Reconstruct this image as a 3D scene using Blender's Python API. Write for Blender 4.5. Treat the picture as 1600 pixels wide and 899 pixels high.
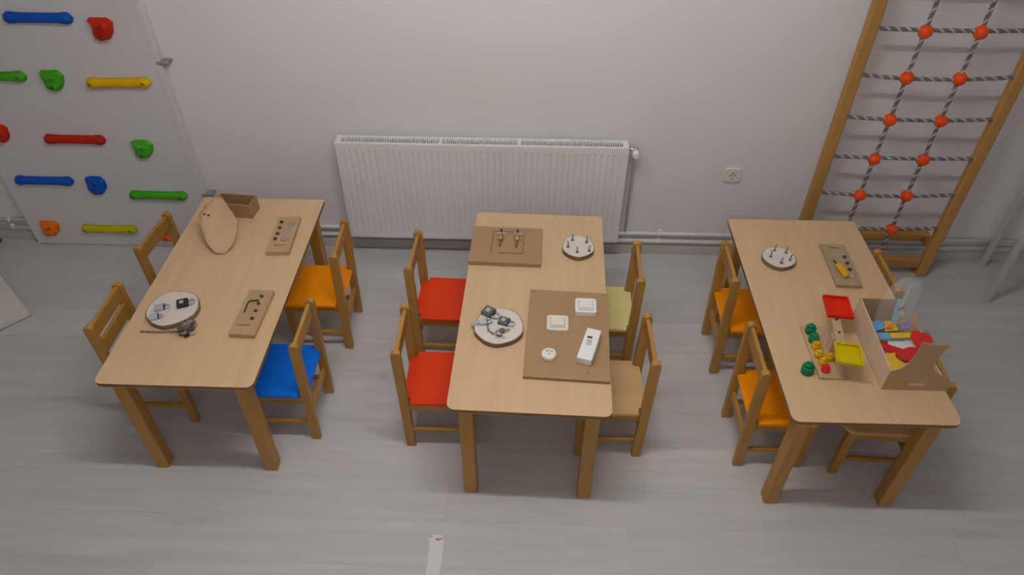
import bpy, bmesh, math, random
from mathutils import Matrix, Vector
random.seed(7)
PI = math.pi
for o in list(bpy.data.objects):
    bpy.data.objects.remove(o, do_unlink=True)
scene = bpy.context.scene
COL = scene.collection

# ------------------------------------------------------------------ camera
YAW, PITCH, ROLL, FPX = -0.0299, 0.7354, -0.0038, 1127.7
cy, sy, cp, sp = math.cos(YAW), math.sin(YAW), math.cos(PITCH), math.sin(PITCH)
fw = Vector((sy*cp, cy*cp, -sp)); r0 = Vector((cy, -sy, 0)); d0 = fw.cross(r0)
rr = math.cos(ROLL)*r0 + math.sin(ROLL)*d0
dd = -math.sin(ROLL)*r0 + math.cos(ROLL)*d0
cam_data = bpy.data.cameras.new('camera')
cam_data.sensor_width = 36.0
cam_data.lens = FPX/1600*36
cam_data.clip_start = 0.02
cam = bpy.data.objects.new('camera', cam_data)
M = Matrix.Identity(4)
for i in range(3):
    M[i][0] = rr[i]; M[i][1] = -dd[i]; M[i][2] = -fw[i]
M[0][3], M[1][3], M[2][3] = 0, 0, 2.6584
cam.matrix_world = M
COL.objects.link(cam)
scene.camera = cam

# ------------------------------------------------------------------ world, exposure, main light level
world = bpy.data.worlds.new('world'); scene.world = world
world.use_nodes = True
world.node_tree.nodes['Background'].inputs[0].default_value = (0.9, 0.95, 1.0, 1)
world.node_tree.nodes['Background'].inputs[1].default_value = 0.05
vs = scene.view_settings
vs.view_transform = 'Standard'; vs.look = 'None'; vs.gamma = 1.0; vs.use_curve_mapping = False
vs.exposure = 0.0
LAMP_STRENGTH = 128.0
LAMPS = ((-0.12, 1.52, 'lamp'), (-0.12, -0.75, 'lamp_fill'))  # the second is an unseen lamp added as fill light
LAMP_LEN, LAMP_R = 1.5, 0.02
LAMP_COL = (1.0, 0.985, 0.965)

# ------------------------------------------------------------------ materials
def new_mat(name):
    m = bpy.data.materials.new(name); m.use_nodes = True
    nt = m.node_tree
    return m, nt, nt.nodes['Principled BSDF']

def plain(name, col, rough=0.5, metal=0.0, var=0.06, scale=18.0, bump=0.0, spec=0.5, coat=0.0):
    m, nt, b = new_mat(name)
    N, L = nt.nodes, nt.links
    tc = N.new('ShaderNodeTexCoord'); nz = N.new('ShaderNodeTexNoise')
    nz.inputs['Scale'].default_value = scale; nz.inputs['Detail'].default_value = 3
    L.new(tc.outputs['Object'], nz.inputs['Vector'])
    mx = N.new('ShaderNodeMix'); mx.data_type = 'RGBA'
    c = Vector(col)
    mx.inputs['A'].default_value = (*(c*(1-var)), 1); mx.inputs['B'].default_value = (*[min(1, x*(1+var)) for x in c], 1)
    L.new(nz.outputs['Fac'], mx.inputs['Factor'])
    L.new(mx.outputs['Result'], b.inputs['Base Color'])
    b.inputs['Roughness'].default_value = rough; b.inputs['Metallic'].default_value = metal
    b.inputs['Specular IOR Level'].default_value = spec
    b.inputs['Coat Weight'].default_value = coat
    if bump:
        bp = N.new('ShaderNodeBump'); bp.inputs['Strength'].default_value = bump; bp.inputs['Distance'].default_value = 0.002
        n2 = N.new('ShaderNodeTexNoise'); n2.inputs['Scale'].default_value = scale*8
        L.new(tc.outputs['Object'], n2.inputs['Vector']); L.new(n2.outputs['Fac'], bp.inputs['Height'])
        L.new(bp.outputs['Normal'], b.inputs['Normal'])
    return m

def wood(name, c1, c2, stretch=(14, 14, 1.2), rough=0.45, streak=0.5, fine=60, pos=False, rnd=0.08, spec=0.4):
    """streaky grain; stretch: small number = grain runs along that axis"""
    m, nt, b = new_mat(name)
    N, L = nt.nodes, nt.links
    tc = N.new('ShaderNodeTexCoord'); oi = N.new('ShaderNodeObjectInfo')
    mp = N.new('ShaderNodeMapping'); mp.inputs['Scale'].default_value = stretch
    if pos:
        g = N.new('ShaderNodeNewGeometry'); L.new(g.outputs['Position'], mp.inputs['Vector'])
    else:
        L.new(tc.outputs['Object'], mp.inputs['Vector'])
    cmb = N.new('ShaderNodeCombineXYZ'); mul = N.new('ShaderNodeMath'); mul.operation = 'MULTIPLY'
    mul.inputs[1].default_value = 37.0
    L.new(oi.outputs['Random'], mul.inputs[0])
    for k in range(3): L.new(mul.outputs[0], cmb.inputs[k])
    L.new(cmb.outputs[0], mp.inputs['Location'])
    nz = N.new('ShaderNodeTexNoise'); nz.inputs['Scale'].default_value = 1.0
    nz.inputs['Detail'].default_value = 6; nz.inputs['Roughness'].default_value = 0.62; nz.inputs['Distortion'].default_value = 0.6
    L.new(mp.outputs[0], nz.inputs['Vector'])
    rp = N.new('ShaderNodeValToRGB')
    rp.color_ramp.elements[0].position = 0.5-streak/2; rp.color_ramp.elements[0].color = (*c2, 1)
    rp.color_ramp.elements[1].position = 0.5+streak/2; rp.color_ramp.elements[1].color = (*c1, 1)
    L.new(nz.outputs['Fac'], rp.inputs['Fac'])
    hs = N.new('ShaderNodeHueSaturation')
    mr = N.new('ShaderNodeMapRange'); mr.inputs['To Min'].default_value = 1-rnd; mr.inputs['To Max'].default_value = 1+rnd
    L.new(oi.outputs['Random'], mr.inputs['Value']); L.new(mr.outputs[0], hs.inputs['Value'])
    L.new(rp.outputs['Color'], hs.inputs['Color'])
    L.new(hs.outputs['Color'], b.inputs['Base Color'])
    b.inputs['Roughness'].default_value = rough
    b.inputs['Specular IOR Level'].default_value = spec
    bp = N.new('ShaderNodeBump'); bp.inputs['Strength'].default_value = 0.08; bp.inputs['Distance'].default_value = 0.001
    L.new(nz.outputs['Fac'], bp.inputs['Height']); L.new(bp.outputs['Normal'], b.inputs['Normal'])
    return m

MT = {}
MT['wall'] = plain('wall_paint', (0.76, 0.735, 0.735), 0.8, var=0.015, scale=2.5, bump=0.05)
MT['ceil'] = plain('ceiling_paint', (0.82, 0.81, 0.80), 0.9, var=0.01)
MT['panel'] = plain('panel_white', (0.66, 0.635, 0.64), 0.55, var=0.015, scale=3)
MT['white_metal'] = plain('white_enamel', (0.79, 0.765, 0.765), 0.38, var=0.01)
MT['white_plastic'] = plain('white_plastic', (0.80, 0.79, 0.77), 0.35, var=0.01)
MT['cream_plastic'] = plain('cream_plastic', (0.76, 0.72, 0.63), 0.35, var=0.01)
MT['skirt'] = plain('skirting_paint', (0.52, 0.49, 0.47), 0.5, var=0.02)
MT['floor'] = wood('floor_laminate', (0.605, 0.59, 0.58), (0.445, 0.432, 0.422), stretch=(1.6, 20, 1), rough=0.45, streak=0.75, pos=True, rnd=0.045, spec=0.3)
MT['subfloor'] = plain('subfloor', (0.50, 0.48, 0.47), 0.7)
MT['top'] = wood('beech_laminate', (0.66, 0.45, 0.265), (0.56, 0.37, 0.205), stretch=(26, 2.2, 5), rough=0.42, streak=0.6, rnd=0.03)
MT['edge'] = plain('edge_band', (0.20, 0.10, 0.032), 0.5)
MT['beech'] = wood('varnished_beech', (0.45, 0.235, 0.050), (0.34, 0.165, 0.028), stretch=(30, 30, 3), rough=0.4, streak=0.6, rnd=0.08)
MT['beech_h'] = wood('varnished_beech_cross', (0.45, 0.235, 0.050), (0.34, 0.165, 0.028), stretch=(8, 3, 30), rough=0.4, streak=0.6, rnd=0.08)
MT['pine'] = wood('varnished_pine', (0.47, 0.25, 0.072), (0.36, 0.18, 0.042), stretch=(22, 22, 1.6), rough=0.4, streak=0.6)
MT['orange'] = plain('orange_laminate', (0.92, 0.29, 0.003), 0.42, var=0.03, spec=0.15)
MT['blue'] = plain('blue_laminate', (0.006, 0.17, 0.78), 0.42, var=0.03, spec=0.15)
MT['red'] = plain('red_laminate', (0.68, 0.045, 0.008), 0.42, var=0.03, spec=0.15)
MT['cream'] = plain('cream_laminate', (0.74, 0.66, 0.27), 0.45, var=0.03, spec=0.15)
MT['natural'] = wood('natural_seat', (0.64, 0.40, 0.19), (0.55, 0.33, 0.145), stretch=(3, 26, 5), rough=0.45, rnd=0.03)
MT['h_blue'] = plain('hold_blue', (0.004, 0.085, 0.46), 0.5, var=0.05, bump=0.3, spec=0.15)
MT['h_red'] = plain('hold_red', (0.47, 0.018, 0.006), 0.5, var=0.05, bump=0.3, spec=0.15)
MT['h_green'] = plain('hold_green', (0.06, 0.36, 0.012), 0.5, var=0.05, bump=0.3, spec=0.15)
MT['h_yellow'] = plain('hold_yellow', (0.74, 0.42, 0.003), 0.5, var=0.05, bump=0.3, spec=0.15)
MT['h_lime'] = plain('hold_lime', (0.50, 0.46, 0.004), 0.5, var=0.05, bump=0.3, spec=0.15)
MT['h_orange'] = plain('hold_orange', (0.84, 0.16, 0.006), 0.5, var=0.05, bump=0.3, spec=0.15)
MT['dark'] = plain('dark_steel', (0.045, 0.042, 0.04), 0.45, 0.6)
MT['black'] = plain('black_paint', (0.018, 0.017, 0.016), 0.55)
MT['steel'] = plain('steel', (0.55, 0.55, 0.56), 0.28, 1.0)
MT['brass'] = plain('brass', (0.50, 0.36, 0.13), 0.35, 0.8)
MT['grey'] = plain('grey_bracket', (0.27, 0.27, 0.275), 0.5)
MT['bead'] = plain('red_bead', (0.82, 0.075, 0.008), 0.22, var=0.03, coat=0.3, spec=0.15)
MT['rope_d'] = plain('rope_dark', (0.16, 0.148, 0.138), 0.85, bump=0.5)
MT['rope_l'] = plain('rope_light', (0.46, 0.44, 0.42), 0.85, bump=0.5)
MT['keydark'] = plain('tarnished_key', (0.16, 0.13, 0.10), 0.35, 0.7)
MT['hookgrey'] = plain('hook_grey', (0.20, 0.19, 0.21), 0.4, 0.4)
MT['groove'] = plain('groove_grey', (0.33, 0.30, 0.26), 0.6)
MT['rackgrey'] = plain('rack_paint', (0.52, 0.50, 0.49), 0.45)
MT['lockgrey'] = plain('lock_grey', (0.12, 0.118, 0.115), 0.4, 0.3)
MT['boltbrown'] = plain('bolt_brown', (0.085, 0.066, 0.05), 0.5, 0.3)
MT['mdf'] = plain('brown_board', (0.345, 0.215, 0.112), 0.6, var=0.05, scale=30, spec=0.15)
MT['mdf_edge'] = plain('brown_board_edge', (0.20, 0.105, 0.05), 0.65, var=0.08)
MT['ply'] = wood('plywood', (0.50, 0.33, 0.175), (0.42, 0.265, 0.13), stretch=(20, 3, 20), rough=0.55, streak=0.6)
MT['ply_pale'] = wood('pale_plywood', (0.60, 0.405, 0.235), (0.50, 0.325, 0.175), stretch=(10, 3, 3), rough=0.55, streak=0.5)
MT['ply_grey'] = wood('greyish_plywood', (0.40, 0.31, 0.19), (0.34, 0.26, 0.15), stretch=(20, 3, 20), rough=0.55, streak=0.6)
MT['slice'] = plain('slice_face', (0.66, 0.60, 0.55), 0.6, var=0.08, scale=25)
MT['bark'] = plain('bark', (0.20, 0.135, 0.075), 0.85, var=0.3, scale=40, bump=0.6)
MT['carton'] = plain('carton_brown', (0.45, 0.305, 0.175), 0.75, var=0.05, scale=22, spec=0.15)
MT['carton_in'] = plain('carton_light', (0.66, 0.50, 0.36), 0.75, var=0.04, scale=22, spec=0.15)
MT['toy_red'] = plain('toy_red', (0.66, 0.020, 0.006), 0.35, var=0.02, spec=0.15)
MT['toy_yellow'] = plain('toy_yellow', (0.60, 0.45, 0.003), 0.35, var=0.02, spec=0.15)
MT['toy_green'] = plain('toy_green', (0.005, 0.17, 0.065), 0.35, var=0.02, spec=0.15)
MT['toy_amber'] = plain('toy_amber', (0.66, 0.36, 0.006), 0.35, var=0.02, spec=0.15)
MT['toy_wood'] = wood('toy_wood', (0.58, 0.40, 0.235), (0.50, 0.335, 0.19), stretch=(20, 3, 20), rough=0.5)
MT['f_blue'] = plain('felt_blue', (0.13, 0.36, 0.64), 0.9, var=0.06, scale=60)
MT['f_yellow'] = plain('felt_yellow', (0.74, 0.46, 0.03), 0.9, var=0.06, scale=60)
MT['f_red'] = plain('felt_red', (0.52, 0.016, 0.014), 0.9, var=0.06, scale=60)
MT['f_pink'] = plain('felt_magenta', (0.50, 0.10, 0.25), 0.9, var=0.06, scale=60)
MT['f_sky'] = plain('felt_sky', (0.33, 0.62, 0.72), 0.9, var=0.06, scale=60)
MT['f_violet'] = plain('felt_violet', (0.26, 0.22, 0.50), 0.9, var=0.06, scale=60)
MT['paper'] = plain('white_paper', (0.70, 0.69, 0.68), 0.7, var=0.02)
MT['pinkink'] = plain('pink_ink', (0.62, 0.16, 0.18), 0.7)
MT['cyanink'] = plain('cyan_ink', (0.35, 0.62, 0.68), 0.7)
MT['mat_white'] = plain('white_board', (0.70, 0.63, 0.59), 0.6, var=0.02)
MT['slab_dark'] = plain('dark_grey', (0.10, 0.098, 0.095), 0.8)
MT['greyhandle'] = plain('grey_plastic', (0.45, 0.46, 0.50), 0.4)
m, nt, b = new_mat('clear_film'); MT['film'] = m
b.inputs['Base Color'].default_value = (0.95, 0.97, 1, 1); b.inputs['Roughness'].default_value = 0.12
tr = nt.nodes.new('ShaderNodeBsdfTransparent'); ms = nt.nodes.new('ShaderNodeMixShader')
lw = nt.nodes.new('ShaderNodeTexNoise'); lw.inputs['Scale'].default_value = 22
mr = nt.nodes.new('ShaderNodeMapRange'); mr.inputs['To Min'].default_value = 0.03; mr.inputs['To Max'].default_value = 0.22
nt.links.new(lw.outputs['Fac'], mr.inputs['Value']); nt.links.new(mr.outputs[0], ms.inputs[0])
nt.links.new(tr.outputs[0], ms.inputs[1]); nt.links.new(b.outputs[0], ms.inputs[2])
nt.links.new(ms.outputs[0], nt.nodes['Material Output'].inputs['Surface'])
m, nt, b = new_mat('lamp_diffuser'); MT['lamp'] = m
b.inputs['Emission Color'].default_value = (*LAMP_COL, 1); b.inputs['Emission Strength'].default_value = LAMP_STRENGTH

m, nt, b = new_mat('lamp_fill_tube'); MT['lamp_fill'] = m
b.inputs['Emission Color'].default_value = (*LAMP_COL, 1); b.inputs['Emission Strength'].default_value = LAMP_STRENGTH*0.20  # weaker tube of the added fill lamp

# ------------------------------------------------------------------ helpers
def BM(): return bmesh.new()

def _place(bm, geom_verts, mat):
    if mat is not None: bmesh.ops.transform(bm, matrix=mat, verts=geom_verts)

def box(bm, lo, hi, bev=0.0, seg=2, mat=None, mi=0):
    t = bmesh.new()
    bmesh.ops.create_cube(t, size=1.0)
    S = Matrix.Diagonal((hi[0]-lo[0], hi[1]-lo[1], hi[2]-lo[2], 1))
    T = Matrix.Translation(((hi[0]+lo[0])/2, (hi[1]+lo[1])/2, (hi[2]+lo[2])/2))
    bmesh.ops.transform(t, matrix=T @ S, verts=t.verts)
    if bev: bmesh.ops.bevel(t, geom=t.edges[:], offset=bev, segments=seg, affect='EDGES', profile=0.5)
    return merge(bm, t, mat, mi)

def merge(bm, t, mat=None, mi=0):
    vmap = {}
    for v in t.verts:
        vmap[v] = bm.verts.new(mat @ v.co if mat is not None else v.co)
    for f in t.faces:
        try:
            nf = bm.faces.new([vmap[v] for v in f.verts]); nf.material_index = mi if mi else f.material_index; nf.smooth = f.smooth
        except ValueError: pass
    t.free()
    return bm

def prism(bm, poly, z0, z1, bev=0.0, mat=None, mi=0, side_mi=None):
    """extrude a 2-D outline (counter-clockwise) from z0 to z1"""
    t = bmesh.new()
    lo = [t.verts.new((x, y, z0)) for x, y in poly]; hi = [t.verts.new((x, y, z1)) for x, y in poly]
    n = len(poly)
    fb = t.faces.new(list(reversed(lo))); ft = t.faces.new(hi)
    for i in range(n):
        f = t.faces.new((lo[i], lo[(i+1) % n], hi[(i+1) % n], hi[i]))
        if side_mi is not None: f.material_index = side_mi
    if bev:
        ed = [e for e in t.edges if (e.verts[0].co.z == e.verts[1].co.z)]
        bmesh.ops.bevel(t, geom=ed, offset=bev, segments=2, affect='EDGES', profile=0.5)
    return merge(bm, t, mat, mi)

def rrect(w, d, r, n=5, rb=None):
    pts = []; R_ = r; rb = r if rb is None else rb
    for sx_, sy_, a0, r in ((1, 1, 0, rb), (-1, 1, PI/2, rb), (-1, -1, PI, R_), (1, -1, 3*PI/2, R_)):
        cx_, cy_ = sx_*(w/2-r), sy_*(d/2-r)
        for k in range(n+1):
            a = a0 + k*PI/2/n; pts.append((cx_+r*math.cos(a), cy_+r*math.sin(a)))
    return pts

def tube(bm, pts, r, n=8, mi=0, cap=True, smooth=True, closed=False):
    pts = [Vector(p) for p in pts]; rings = []
    N_ = len(pts); up = None
    for i, p in enumerate(pts):
        if closed: tg = pts[(i+1) % N_]-pts[i-1]
        else: tg = pts[min(i+1, N_-1)]-pts[max(i-1, 0)]
        tg.normalize()
        if up is None:
            up = Vector((0, 0, 1)) if abs(tg.z) < 0.9 else Vector((1, 0, 0))
        a = tg.cross(up)
        if a.length < 1e-6: a = tg.orthogonal()
        a.normalize(); b_ = a.cross(tg).normalized(); up = b_
        rad = r[i] if isinstance(r, (list, tuple)) else r
        rings.append([bm.verts.new(p + rad*(math.cos(2*PI*k/n)*a + math.sin(2*PI*k/n)*b_)) for k in range(n)])
    cnt = N_ if closed else N_-1
    for i in range(cnt):
        A, B = rings[i], rings[(i+1) % N_]
        for k in range(n):
            f = bm.faces.new((A[k], B[k], B[(k+1) % n], A[(k+1) % n])); f.smooth = smooth; f.material_index = mi
    if cap and not closed:
        f = bm.faces.new(rings[0]); f.material_index = mi
        f = bm.faces.new(list(reversed(rings[-1]))); f.material_index = mi
    return bm

def lathe(bm, prof, n=20, mat=None, mi=0, smooth=True):
    """prof: (r, z) from bottom to top"""
    t = bmesh.new(); rings = []
    for r, z in prof:
        if r < 1e-6: rings.append([t.verts.new((0, 0, z))])
        else: rings.append([t.verts.new((r*math.cos(2*PI*k/n), r*math.sin(2*PI*k/n), z)) for k in range(n)])
    for A, B in zip(rings, rings[1:]):
        for k in range(n):
            k2 = (k+1) % n
            if len(A) == 1 and len(B) == 1: continue
            if len(A) == 1: f = t.faces.new((A[0], B[k2], B[k]))
            elif len(B) == 1: f = t.faces.new((A[k], A[k2], B[0]))
            else: f = t.faces.new((A[k], A[k2], B[k2], B[k]))
            f.smooth = smooth
    if len(rings[0]) > 1: t.faces.new(list(reversed(rings[0])))
    if len(rings[-1]) > 1: t.faces.new(rings[-1])
    return merge(bm, t, mat, mi)

def ball(bm, c, r, sub=2):
    t = bmesh.new(); bmesh.ops.create_icosphere(t, subdivisions=sub, radius=r)
    for f in t.faces: f.smooth = True
    return merge(bm, t, Matrix.Translation(c))

def TR(x, y, z, rz=0, rx=0, ry=0):
    return Matrix.Translation((x, y, z)) @ Matrix.Rotation(rz, 4, 'Z') @ Matrix.Rotation(ry, 4, 'Y') @ Matrix.Rotation(rx, 4, 'X')

def mesh(name, bm, *mats):
    me = bpy.data.meshes.new(name)
    bmesh.ops.recalc_face_normals(bm, faces=bm.faces[:])
    bm.to_mesh(me); bm.free()
    for k in mats: me.materials.append(MT[k])
    return me

def inst(name, me, parent=None, mat=None):
    o = bpy.data.objects.new(name, me); COL.objects.link(o)
    if mat is not None: o.matrix_local = mat
    if parent is not None:
        o.parent = parent
    return o

def obj(name, bm, mats, parent=None, mat=None, label=None):
    if isinstance(mats, str): mats = (mats,)
    o = inst(name, mesh(name, bm, *mats), parent, mat)
    if label: o['label'] = label
    return o

def tag(o, label, cat, group=None):
    o['label'] = label; o['category'] = cat
    if group: o['group'] = group
    return o

def thing(name, label, cat, loc=(0, 0, 0), rz=0, group=None):
    o = bpy.data.objects.new(name, None); COL.objects.link(o)
    o.empty_display_size = 0.05
    o.location = loc; o.rotation_euler = (0, 0, rz)
    return tag(o, label, cat, group)

def struct(o):
    o['kind'] = 'structure'; return o

# ------------------------------------------------------------------ the room
WY = 3.27; XL, XR, YF, ZC = -3.6, 3.4, -1.7, 3.1
fl = struct(obj('floor', box(BM(), (XL, YF, -0.06), (XR, WY, -0.009)), 'subfloor'))
PW, PL = 0.1945, 1.285
rows = int((WY-YF)/PW)+1
plank_me = {}
y1 = WY; row = 0
while y1 > 0.55:
    y0 = y1-PW
    x = XL - (0.43*row*1.0 % 1.0)*PL
    while x < XR:
        a, b_ = max(x, XL), min(x+PL, XR)
        if b_-a > 0.02:
            key = round(b_-a, 3)
            if key not in plank_me:
                g = 0.00015
                plank_me[key] = mesh('plank', box(BM(), (-key/2+g, -PW/2+g, -0.009), (key/2-g, PW/2-g, 0.0), 0.0004, 1), 'floor')
            inst('plank', plank_me[key], fl, Matrix.Translation(((a+b_)/2, (y0+y1)/2, 0)))
        x += PL
    y1 = y0; row += 1
# planks nearer than the photograph shows: long boards
while y1 > YF+0.01:
    y0 = max(y1-PW, YF)
    inst('plank', mesh('plank', box(BM(), (XL, y0+0.0005, -0.009), (XR, y1-0.0005, 0.0)), 'floor'), fl)
    y1 = y0
struct(obj('wall_back', box(BM(), (XL-0.1, WY, -0.06), (XR+0.1, WY+0.1, ZC+0.1)), 'wall'))
struct(obj('wall_left', box(BM(), (XL-0.1, YF-0.1, -0.06), (XL, WY, ZC+0.1)), 'wall'))
struct(obj('wall_right', box(BM(), (XR, YF-0.1, -0.06), (XR+0.1, WY, ZC+0.1)), 'wall'))
struct(obj('wall_front', box(BM(), (XL, YF-0.1, -0.06), (XR, YF, ZC+0.1)), 'wall'))
struct(obj('ceiling', box(BM(), (XL, YF, ZC), (XR, WY, ZC+0.1)), 'ceil'))
struct(obj('baseboard_back', box(BM(), (XL, WY-0.012, 0), (XR, WY, 0.06), 0.003), 'skirt'))

# ------------------------------------------------------------------ ceiling lamp and added fill lamp
for (lx_, ly_, lm_), lab in zip(LAMPS, ('white tube lamp on the ceiling right above the tables', 'added fill tube lamp on the ceiling farther from the radiator')):
    lt = thing('ceiling_lamp', lab, 'lamp', (lx_, ly_, ZC), 0, 'tube lamps on the ceiling')
    obj('housing', box(BM(), (-LAMP_LEN/2-0.03, -0.03, -0.03), (LAMP_LEN/2+0.03, 0.03, 0.0), 0.006), 'white_metal', lt)
    for sx in (-1, 1):
        obj('holder', box(BM(), (sx*(LAMP_LEN/2+0.015)-0.012, -0.018, -0.085), (sx*(LAMP_LEN/2+0.015)+0.012, 0.018, -0.03), 0.003), 'white_plastic', lt)
    bm = BM(); tube(bm, [(-LAMP_LEN/2, 0, -0.062), (LAMP_LEN/2, 0, -0.062)], LAMP_R, 12)
    obj('tube', bm, lm_, lt)

# ------------------------------------------------------------------ radiator
rx0, rx1, rz0, rz1, ryf, ryb = -0.995, 0.49, 0.155, 0.757, 3.16, 3.235
rad = thing('radiator', 'white ribbed panel radiator hung on the back wall between the tables', 'radiator', ((rx0+rx1)/2, 3.2, rz0))
RO = Matrix.Translation((-(rx0+rx1)/2, -3.2, -rz0))
bm = BM()
zl = [rz0, rz0+0.028, rz0+0.04, rz1-0.052, rz1-0.04, rz1-0.006]
NR = 45; xs = [rx0]
m0 = 0.02; pitch = (rx1-rx0-2*m0)/NR
prof = [(rx0, 0)]
for i in range(NR):
    x0 = rx0+m0+i*pitch
    prof += [(x0+pitch*0.30, 0), (x0+pitch*0.42, 1), (x0+pitch*0.58, 1), (x0+pitch*0.70, 0)]
prof.append((rx1, 0))
grid = []
for j, z in enumerate(zl):
    mk = 1.0 if j in (2, 3) else 0.0
    grid.append([bm.verts.new((x, ryf+0.0055*g*mk, z)) for x, g in prof])
for j in range(len(zl)-1):
    for i in range(len(prof)-1):
        bm.faces.new((grid[j][i], grid[j][i+1], grid[j+1][i+1], grid[j+1][i]))
# folded back rim
for row_, zz, dz in ((grid[0], rz0, 0), (grid[-1], rz1, 0)):
    back = [bm.verts.new((v.co.x, ryf+0.014, v.co.z)) for v in row_]
    for i in range(len(row_)-1): bm.faces.new((row_[i], row_[i+1], back[i+1], back[i]))
obj('front_panel', bm, 'white_metal', rad, RO)
obj('back_panel', box(BM(), (rx0+0.004, ryb-0.012, rz0), (rx1-0.004, ryb, rz1-0.006), 0.002), 'white_metal', rad, RO)
bm = BM()
box(bm, (rx0, ryf+0.002, rz1-0.012), (rx1, ryf+0.012, rz1), 0.003)
box(bm, (rx0, ryb-0.008, rz1-0.012), (rx1, ryb, rz1), 0.003)
for xa, xb in ((rx0, rx0+0.03), (rx0+0.525, rx0+0.545), (rx0+0.925, rx0+0.945), (rx1-0.03, rx1)):
    box(bm, (xa, ryf+0.004, rz1-0.010), (xb, ryb, rz1-0.001), 0.002)
obj('grille_frame', bm, 'white_metal', rad, RO)
bm = BM()
x = rx0+0.035
while x < rx1-0.034:
    if not (rx0+0.52 < x < rx0+0.55 or rx0+0.92 < x < rx0+0.95):
        box(bm, (x, ryf+0.011, rz1-0.030), (x+0.0040, ryb-0.007, rz1-0.002))
    x += 0.0112
o = obj('grille_fins', bm, 'white_metal', rad, RO); o['kind'] = 'stuff'
for xa, xb in ((rx0-0.002, rx0+0.012), (rx1-0.012, rx1+0.002)):
    obj('side_cover', box(BM(), (xa, ryf+0.006, rz0+0.004), (xb, ryb, rz1-0.002), 0.003), 'white_metal', rad, RO)
for xa in (rx0+0.2, rx1-0.2):
    obj('bracket', box(BM(), (xa, ryb, rz0+0.08), (xa+0.03, WY, rz1-0.1), 0.002), 'grey', rad, RO)
bm = BM(); tube(bm, [(rx1-0.004, 3.2, 0.727), (rx1+0.05, 3.2, 0.727)], 0.009, 12)
obj('valve_body', bm, 'steel', rad, RO)
bm = BM(); tube(bm, [(rx1+0.035, 3.2, 0.727), (rx1+0.035, 3.175, 0.727), (rx1+0.035, 3.17, 0.727), (rx1+0.035, 3.135, 0.727), (rx1+0.035, 3.13, 0.727)],
     [0.012, 0.012, 0.019, 0.018, 0.013], 16)
obj('valve_knob', bm, 'white_plastic', rad, RO)
bm = BM(); tube(bm, [(rx1+0.045, 3.2, 0.727), (rx1+0.048, 3.21, 0.722), (rx1+0.05, 3.24, 0.70), (rx1+0.05, 3.255, 0.66), (rx1+0.05, 3.2565, 0.161)], 0.0072, 10)
obj('feed_pipe', bm, 'white_metal', rad, RO)
# pipes along the wall
PIPEX = rx1+0.05
for z, lab in ((0.148, 'upper of the two white heating pipes along the back wall'), (0.096, 'lower of the two white heating pipes along the back wall')):
    pt = thing('heating_pipe', lab, 'pipe', (0, 3.2565, z))
    bm = BM(); tube(bm, [(XL+0.002, 0, 0), (XR-0.002, 0, 0)], 0.0115, 12)
    obj('tube', bm, 'white_metal', pt)
    for xc in (-3.0, -1.25, 0.735, 2.9):
        bm = BM()
        tube(bm, [(xc-0.008, -0.0005, 0), (xc+0.008, -0.0005, 0)], 0.0138, 14)
        box(bm, (xc-0.012, -0.004, 0.010), (xc+0.012, 0.0125, 0.022), 0.002)
        obj('clip', bm, 'white_plastic', pt)

# ------------------------------------------------------------------ wall socket
so = thing('wall_socket', 'small white earthed socket on the back wall right of the radiator', 'socket', (1.066, WY, 0.542))
bm = BM(); prism(bm, rrect(0.086, 0.08, 0.008), 0, 0.010, 0.003, TR(0, 0, 0, 0, PI/2)); obj('plate', bm, 'cream_plastic', so)
bm = BM(); 
t = bmesh.new(); lathe(t, [(0.0, 0.0105), (0.019, 0.0105), (0.021, 0.0125), (0.025, 0.0125), (0.026, 0.009)], 24)
merge(bm, t, TR(0, 0, 0, 0, PI/2)); obj('ring', bm, 'cream_plastic', so)
for xx in (-0.0095, 0.0095):
    bm = BM(); tube(bm, [(xx, -0.0106, 0), (xx, -0.0125, 0)], 0.0035, 10); obj('pin_hole', bm, 'black', so)
for zz in (-0.017, 0.017):
    bm = BM(); box(bm, (-0.003, -0.014, zz-0.002), (0.003, -0.0105, zz+0.002)); obj('earth_clip', bm, 'dark', so)

# ------------------------------------------------------------------ climbing panel with holds
CP_Y = 3.222
cw = thing('climbing_panel', 'tall white climbing panel with coloured holds fixed to the back wall', 'climbing wall', (-2.34, WY, 0))
CO = Matrix.Translation((2.34, -WY, 0))
obj('board', box(BM(), (-2.875, CP_Y, 0.004), (-1.815, CP_Y+0.018, 1.95), 0.003), 'panel', cw, CO)
obj('edge_rail', box(BM(), (-1.8155, CP_Y+0.003, 0.18), (-1.785, WY-0.002, 1.95), 0.004), 'panel', cw, CO, 'slim white rail down the right edge')
for xa in (-2.78, -2.36):
    obj('batten', box(BM(), (xa, CP_Y+0.018, 0.18), (xa+0.05, WY-0.001, 1.95)), 'panel', cw, CO)
for z in (0.372, 1.135, 1.85):
    bm = BM(); box(bm, (-1.802, CP_Y-0.004, z-0.008), (-1.742, CP_Y+0.030, z+0.008), 0.003)
    box(bm, (-1.783, CP_Y+0.02, z-0.008), (-1.742, WY-0.001, z+0.006), 0.002)
    obj('bracket', bm, 'grey', cw, CO, 'grey steel wall bracket')

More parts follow.
